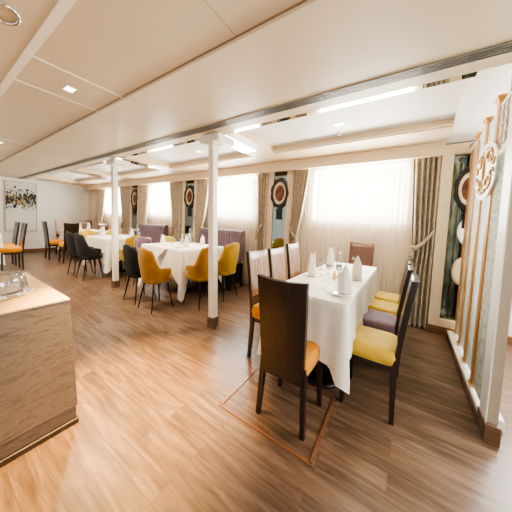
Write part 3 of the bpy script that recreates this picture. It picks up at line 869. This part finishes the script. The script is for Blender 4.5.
# ---------------------------------------------------------------- counter with covered tray
c = thing('counter', 'brown stone-faced service counter with pale oak top in the left foreground', 'counter', (-1.98, -.4, 0))
XA, XB, YA, YB = -.52, .42, -1.4, .885
b = BM()
add_box(b, (XA, YA, .10), (XB+.045, YB+.015, .708), top=(XA, YA, XB-.01, YB-.005))
obj('stone_cladding', b, 'stone', c, bev=.003)
obj('countertop', add_box(BM(), (XA, YA, .7085), (XB-.008, YB-.003, .72)), 'counter_top', c, bev=.003)
obj('plinth', add_box(BM(), (XA, YA, .0), (XB+.04, YB+.008, .096)), 'stone', c)
obj('skirting', add_box(BM(), (XA, YA, 0), (XB+.055, YB+.018, .03)), 'plinth', c, bev=.004)  # dark strip painting the contact shade along the floor

tx, ty = -1.90, .225
t = thing('serving_tray', 'round chrome serving tray standing on the counter top', 'tray', (tx, ty, .72))
obj('tray_dish', add_lathe(BM(), [(.09, 0), (.13, .002), (.165, .008), (.17, .012), (.165, .015), (.13, .009), (.01, .007)], (0, 0, 0), 40, .8, 1), 'chrome', t, smooth=True)
for k in range(5):
    o = obj('plate', add_lathe(BM(), [(.06, 0), (.07, .001), (.115, .007), (.115, .0095), (.06, .004), (.01, .004)], (0, 0, 0), 32, .8, 1), 'china', smooth=True); o.location = (tx, ty, .73+k*.010)
    tag(o, 'white plate in the stack under the clear cover on the counter', 'plate', 'stacked plates on the counter tray')
t = thing('clear_cover', 'clear dome cover with flat top standing on the tray at the counter', 'cover', (tx, ty, .7362))
obj('dome', add_lathe(BM(), [(.150, 0), (.148, .03), (.140, .075), (.132, .098), (.118, .108), (.02, .112)], (0, 0, 0), 40, .8, 1), 'acrylic', t, smooth=True)
obj('rim', add_tube(BM(), [(.151*.8*math.cos(2*PI*i/40), .151*math.sin(2*PI*i/40), .003) for i in range(40)], .003, 6, closed=True), 'chrome', t, smooth=True)

# ---------------------------------------------------------------- floor hatch trim
t = thing('floor_hatch_frame', 'reddish-brown rectangular wooden strip frame lying on the floor around the near chair', 'floor frame', (-.64, 1.3, 0))
A, B_, C_, D = (-.955, 1.60), (-.935, 1.08), (-.325, 1.075), (-.345, 1.60)
def strip(p, q, w=.009):
    p, q = Vector(p+(0,)), Vector(q+(0,)); d = (q-p).normalized(); nn = Vector((-d.y, d.x, 0))*w
    b = BM(); o = Vector((.64, -1.3, 0))
    lo = [p-nn+o, q-nn+o, q+nn+o, p+nn+o]
    vs = [b.verts.new(v_) for v_ in lo]+[b.verts.new(v_*1+Vector((0, 0, .006))) for v_ in lo]
    for f in ((0, 3, 2, 1), (4, 5, 6, 7), (0, 1, 5, 4), (1, 2, 6, 5), (2, 3, 7, 6), (3, 0, 4, 7)): b.faces.new([vs[i] for i in f])
    return b
for p, q in ((A, B_), ((-.946, 1.080), (-.314, 1.075)), (C_, D), ((-.966, 1.605), (-.334, 1.605))): obj('frame_strip', strip(p, q), 'copper', t)

# ---------------------------------------------------------------- glass screen on the right
s = thing('glass_screen', 'white and gilded openwork glass partition screen at the right', 'partition', (.5, 2.7, 0))
ox, oy = .5, 2.7
def S(name, lo, hi, m, parent=s, **k):
    return obj(name, add_box(BM(), (lo[0]-ox, lo[1]-oy, lo[2]), (hi[0]-ox, hi[1]-oy, hi[2])), m, parent, **k)
S('ledge', (.447, 1.93, 0), (.56, 3.34, .075), 'white_lacquer', bev=.004)
S('skirting', (.437, 1.93, 0), (.447, 3.34, .055), 'skirting')
S('end_post', (.452, 1.81, .10), (.500, 1.93, ZF-.001), 'grey_post')
S('post_facing', (.446, 1.805, .10), (.4525, 1.935, ZF-.001), 'white_lacquer')
S('post_skirting', (.440, 1.785, 0), (.510, 1.945, .11), 'skirting', bev=.003)
S('post_capital', (.440, 1.79, 2.03), (.53, 1.95, ZF-.001), 'grey_post')
S('top_rail', (.50, 1.93, 2.06), (.53, 3.34, 2.10), 'white_lacquer', bev=.003)
RY = [2.25, 2.62, 2.98, 3.30]
for i, y in enumerate(RY):
    q = .030+.047*(y-2.235)-.017
    r = S('rod', (.445+q, y-.030, .075), (.468+q, y+.030, 2.09), 'gold_rod', bev=.004)
    obj('rod_capital', add_box(BM(), (.442+q-ox, y-.033-oy, 2.09), (.472+q-ox, y+.033-oy, 2.125), top=(.425+q-ox, y-.06-oy, .478+q-ox, y+.06-oy)), 'gold', r, bev=.003)
    obj('rod_foot', add_box(BM(), (.438+q-ox, y-.038-oy, .0755), (.474+q-ox, y+.038-oy, .10)), 'gold', r, bev=.003)
for i, (y0, y1) in enumerate(((2.275, 2.595), (2.645, 2.955), (3.005, 3.285))):
    S('glass_panel', (.488+.016*i, y0, .09), (.494+.016*i, y1, 2.075), 'etched')
S('lace_panel', (.468, 1.94, .09), (.474, 2.225, 1.72), 'lace')
# ring-pattern upper panel next to the post
p = S('ring_panel', (.466, 1.94, 1.74), (.474, 2.225, 2.07), 'white_lacquer')
bm = BM()
for r_ in range(4):
    for q in range(3):
        cy_, cz = 2.0+q*.08-oy, 1.80+r_*.07
        add_tube(bm, [(.462-ox, cy_+.034*math.cos(2*PI*k/16), cz+.034*math.sin(2*PI*k/16)) for k in range(16)], .0035, 5, closed=True)
obj('ring_pattern', bm, 'ring_grey', p)
# white board with golden arabesques
bd = BM(); n = 30; outline = []
for k in range(n):
    a = 2*PI*k/n
    outline.append((2.37-oy+.27*math.copysign(abs(math.cos(a))**.75, math.cos(a)), 1.65+.195*math.copysign(abs(math.sin(a))**.75, math.sin(a))*(1+.06*math.cos(4*a))))
add_prism(bd, outline, 'x', .444-ox, .452-ox)
p = obj('scroll_board', bd, 'white_lacquer', s)
bm = BM()
def spiral(cy_, cz, r0, turns, dirn, a0, w):
    N_ = 26
    pts_ = []; rr = []
    for k in range(N_):
        f = k/(N_-1); a = a0+dirn*turns*2*PI*f; r = r0*(1-f*.85)
        pts_.append((.4425-ox, cy_-oy+r*math.cos(a), cz+r*math.sin(a)*.8)); rr.append(w*(.55+.9*math.sin(PI*min(1, f*1.15))))
    add_tube(bm, pts_, rr, 6)
for my in (-1, 1):
    for mz in (-1, 1):
        spiral(2.37+my*.12, 1.65+mz*.085, .075, 1.15, my*mz, PI/2*(1-my)+.3*mz, .011)
        spiral(2.37+my*.055, 1.65+mz*.12, .05, 1.0, -my*mz, PI/2*(1+my), .009)
        spiral(2.37+my*.205, 1.65+mz*.05, .05, .9, -my*mz, PI/2*(1-my), .009)
add_tube(bm, [(.4425-ox, 2.37-oy, 1.48), (.4425-ox, 2.37-oy, 1.65), (.4425-ox, 2.37-oy, 1.82)], [.004, .016, .004], 6)
obj('gold_scrollwork', bm, 'scroll_gold', p, smooth=True)
# plates hung on the mirror behind the screen
for (x, z, m, lab) in ((.565, 1.20, 'china', 'white round ornamental plate on the mirror behind the glass screen, under the black medallion'), (.545, .745, 'clock_cream', 'tan round ornamental plate on the mirror behind the glass screen, lowest')):
    q = obj('wall_plate', add_lathe(BM(), [(.165, 0), (.16, .012), (.12, .008), (.01, .006)], (0, 0, 0), 32, .62, 1), m, smooth=True)
    q.location = (x, 3.4195, z); q.rotation_euler = (PI/2, 0, 0)
    tag(q, lab, 'plate', 'ornamental plates behind the screen')

# ---------------------------------------------------------------- artwork on the end wall
t = thing('wall_painting', 'large white abstract canvas with black and gold splatter on the end wall', 'painting', (XL, 1.73, 1.34))
HW, HH = .315, .70
obj('canvas', add_box(BM(), (.012, -HW, -HH), (.026, HW, HH)), 'canvas', t)
b = BM()
for (lo, hi) in (((0, -HW-.016, -HH-.012), (.032, -HW, HH+.012)), ((0, HW, -HH-.012), (.032, HW+.016, HH+.012)), ((0, -HW, HH), (.032, HW, HH+.012)), ((0, -HW, -HH-.012), (.032, HW, -HH))): add_box(b, lo, hi)
obj('picture_frame', b, 'art_frame', t)
# ---------------------------------------------------------------- ceiling fittings
def downlight(x, y, z, label, sz=(.05, .035), ang=0):
    t = thing('downlight', label, 'ceiling light', (x, y, z), ang, 'square recessed downlights')
    w, h = sz
    b = BM()
    for (lo, hi) in (((-w, -h, -.006), (w, -h+.008, 0)), ((-w, h-.008, -.006), (w, h, 0)), ((-w, -h+.008, -.006), (-w+.008, h-.008, 0)), ((w-.008, -h+.008, -.006), (w, h-.008, 0)), ((-.004, -h+.008, -.006), (.004, h-.008, 0))): add_box(b, lo, hi)
    obj('light_frame', b, 'white_lacquer', t)
    b = BM(); add_box(b, (-w+.008, -h+.008, -.003), (-.004, h-.008, -.001)); add_box(b, (.004, -h+.008, -.003), (w-.008, h-.008, -.001))
    obj('light_lens', b, 'lamp_face', t)
downlight(-2.24, .685, ZC, 'square twin recessed downlight in the near ceiling panel', (.05, .036))
downlight(-4.85, .685, ZC, 'square twin recessed downlight farther left in the near ceiling panel', (.05, .036))
downlight(-.66, 2.46, ZK, 'square recessed downlight in the white coffer above the near table', (.055, .05))
downlight(-2.75, 2.45, ZK, 'square recessed downlight in the second coffer above the middle table', (.05, .045))
downlight(-5.2, 2.42, ZK, 'square recessed downlight in the third coffer', (.05, .045))
def sprinkler(x, y, z, label):
    t = thing('sprinkler', label, 'sprinkler', (x, y, z), 0, 'ceiling sprinklers')
    obj('escutcheon', add_lathe(BM(), [(.022, 0), (.02, -.006), (.008, -.01)], (0, 0, 0), 16), 'chrome', t, smooth=True)
    obj('nozzle', add_lathe(BM(), [(.006, -.009), (.006, -.03), (.016, -.033), (.016, -.036)], (0, 0, 0), 12), 'chrome', t, smooth=True)
sprinkler(-.72, 2.68, ZK, 'small chrome sprinkler in the white coffer above the near table')
sprinkler(-2.45, 2.40, ZK, 'small chrome sprinkler in the coffer above the middle table')
t = thing('ring_lamp', 'round chrome ring ceiling fitting at the upper left corner', 'ceiling light', (-1.70, .262, ZC))
obj('ring_trim', add_tube(BM(), [(.075*math.cos(2*PI*i/32), .05*math.sin(2*PI*i/32), -.008) for i in range(32)], .008, 8, closed=True), 'chrome', t, smooth=True)
obj('ring_plate', add_lathe(BM(), [(.07, .002), (.068, -.005), (.01, -.006)], (0, 0, 0), 32, 1, .66), 'ceil', t, smooth=True)

# ================================================================ LIGHT
def area(name, loc, rot, sx, sy, power, col):
    l = bpy.data.lights.new(name, 'AREA'); l.shape = 'RECTANGLE'; l.size = sx; l.size_y = sy; l.energy = power; l.color = col
    o = bpy.data.objects.new(name, l); COL.objects.link(o); o.location = loc; o.rotation_euler = rot
    return o
for i, (a, b) in enumerate(WIN):
    area('daylight_and_fill', ((a+b)/2, YF+.12, (ZS+ZH)/2), (-PI/2, 0, 0), b-a, ZH-ZS, 105*(b-a), (1, .98, .95))
area('daylight_and_fill', (XR-.03, 1.6, 1.6), (0, PI/2, 0), .8, 2.6, 90, (.95, .98, 1))  # added fill lamp before the solid right wall, no window there
def spot(name, loc, tgt, power, ang, col, blend=.6, r=.04):
    l = bpy.data.lights.new(name, 'SPOT'); l.energy = power; l.spot_size = ang; l.spot_blend = blend; l.color = col; l.shadow_soft_size = r
    o = bpy.data.objects.new(name, l); COL.objects.link(o); o.location = loc
    o.rotation_euler = (Vector(tgt)-Vector(loc)).to_track_quat('-Z', 'Y').to_euler()
spot('warm_downlight', (-1.50, .68, 2.12), (-1.42, .78, 0), 1250, .85, (1, .64, .2), 1.0)
for (x, y) in ((-.55, 2.62), (-2.75, 2.45), (-5.2, 2.42), (-7.6, 2.4)):
    spot('coffer_downlight', (x, y, ZK-.02), (x, y, 0), 30, 1.7, (1, .86, .66), .8)

for x in (-4.85, -3.2, -6.6):
    spot('soffit_downlight_fill', (x, .70 if x == -4.85 else 1.25, ZF-.03), (x, 1.3, 0), 150, 2.2, (1, .82, .6), .9)  # two of these are added without fittings to brighten the middle floor
w = bpy.data.worlds.new('World'); scn.world = w; w.use_nodes = True
bg = w.node_tree.nodes['Background']; bg.inputs[0].default_value = (1, .965, .92, 1); bg.inputs[1].default_value = 1.35

# ================================================================ CAMERA
F, PX, PY = 227.5, 256., 235.
A_ = Vector((-83-PX, 207-PY, F)); B_ = Vector((408-PX, 229-PY, F))
Y = B_.normalized(); X = -(A_-A_.dot(Y)*Y).normalized(); Z = X.cross(Y)
if Z.y > 0: Z = -Z
# rows of the camera axes in world coordinates (image x right, image y down, depth)
right = Vector((X.x, Y.x, Z.x)); down = Vector((X.y, Y.y, Z.y)); fwd = Vector((X.z, Y.z, Z.z))
R = Matrix((right, -down, -fwd)).transposed()
cam = bpy.data.cameras.new('Camera'); co = bpy.data.objects.new('Camera', cam); COL.objects.link(co)
co.matrix_world = Matrix.Translation((0, 0, 1.2)) @ R.to_4x4()
cam.sensor_width = 36; cam.lens = 36*F/512; cam.shift_y = (PY-256)/512; cam.clip_start = .02
scn.camera = co
scn.view_settings.view_transform = 'AgX'
scn.view_settings.look = 'AgX - Medium High Contrast'
scn.view_settings.exposure = .22
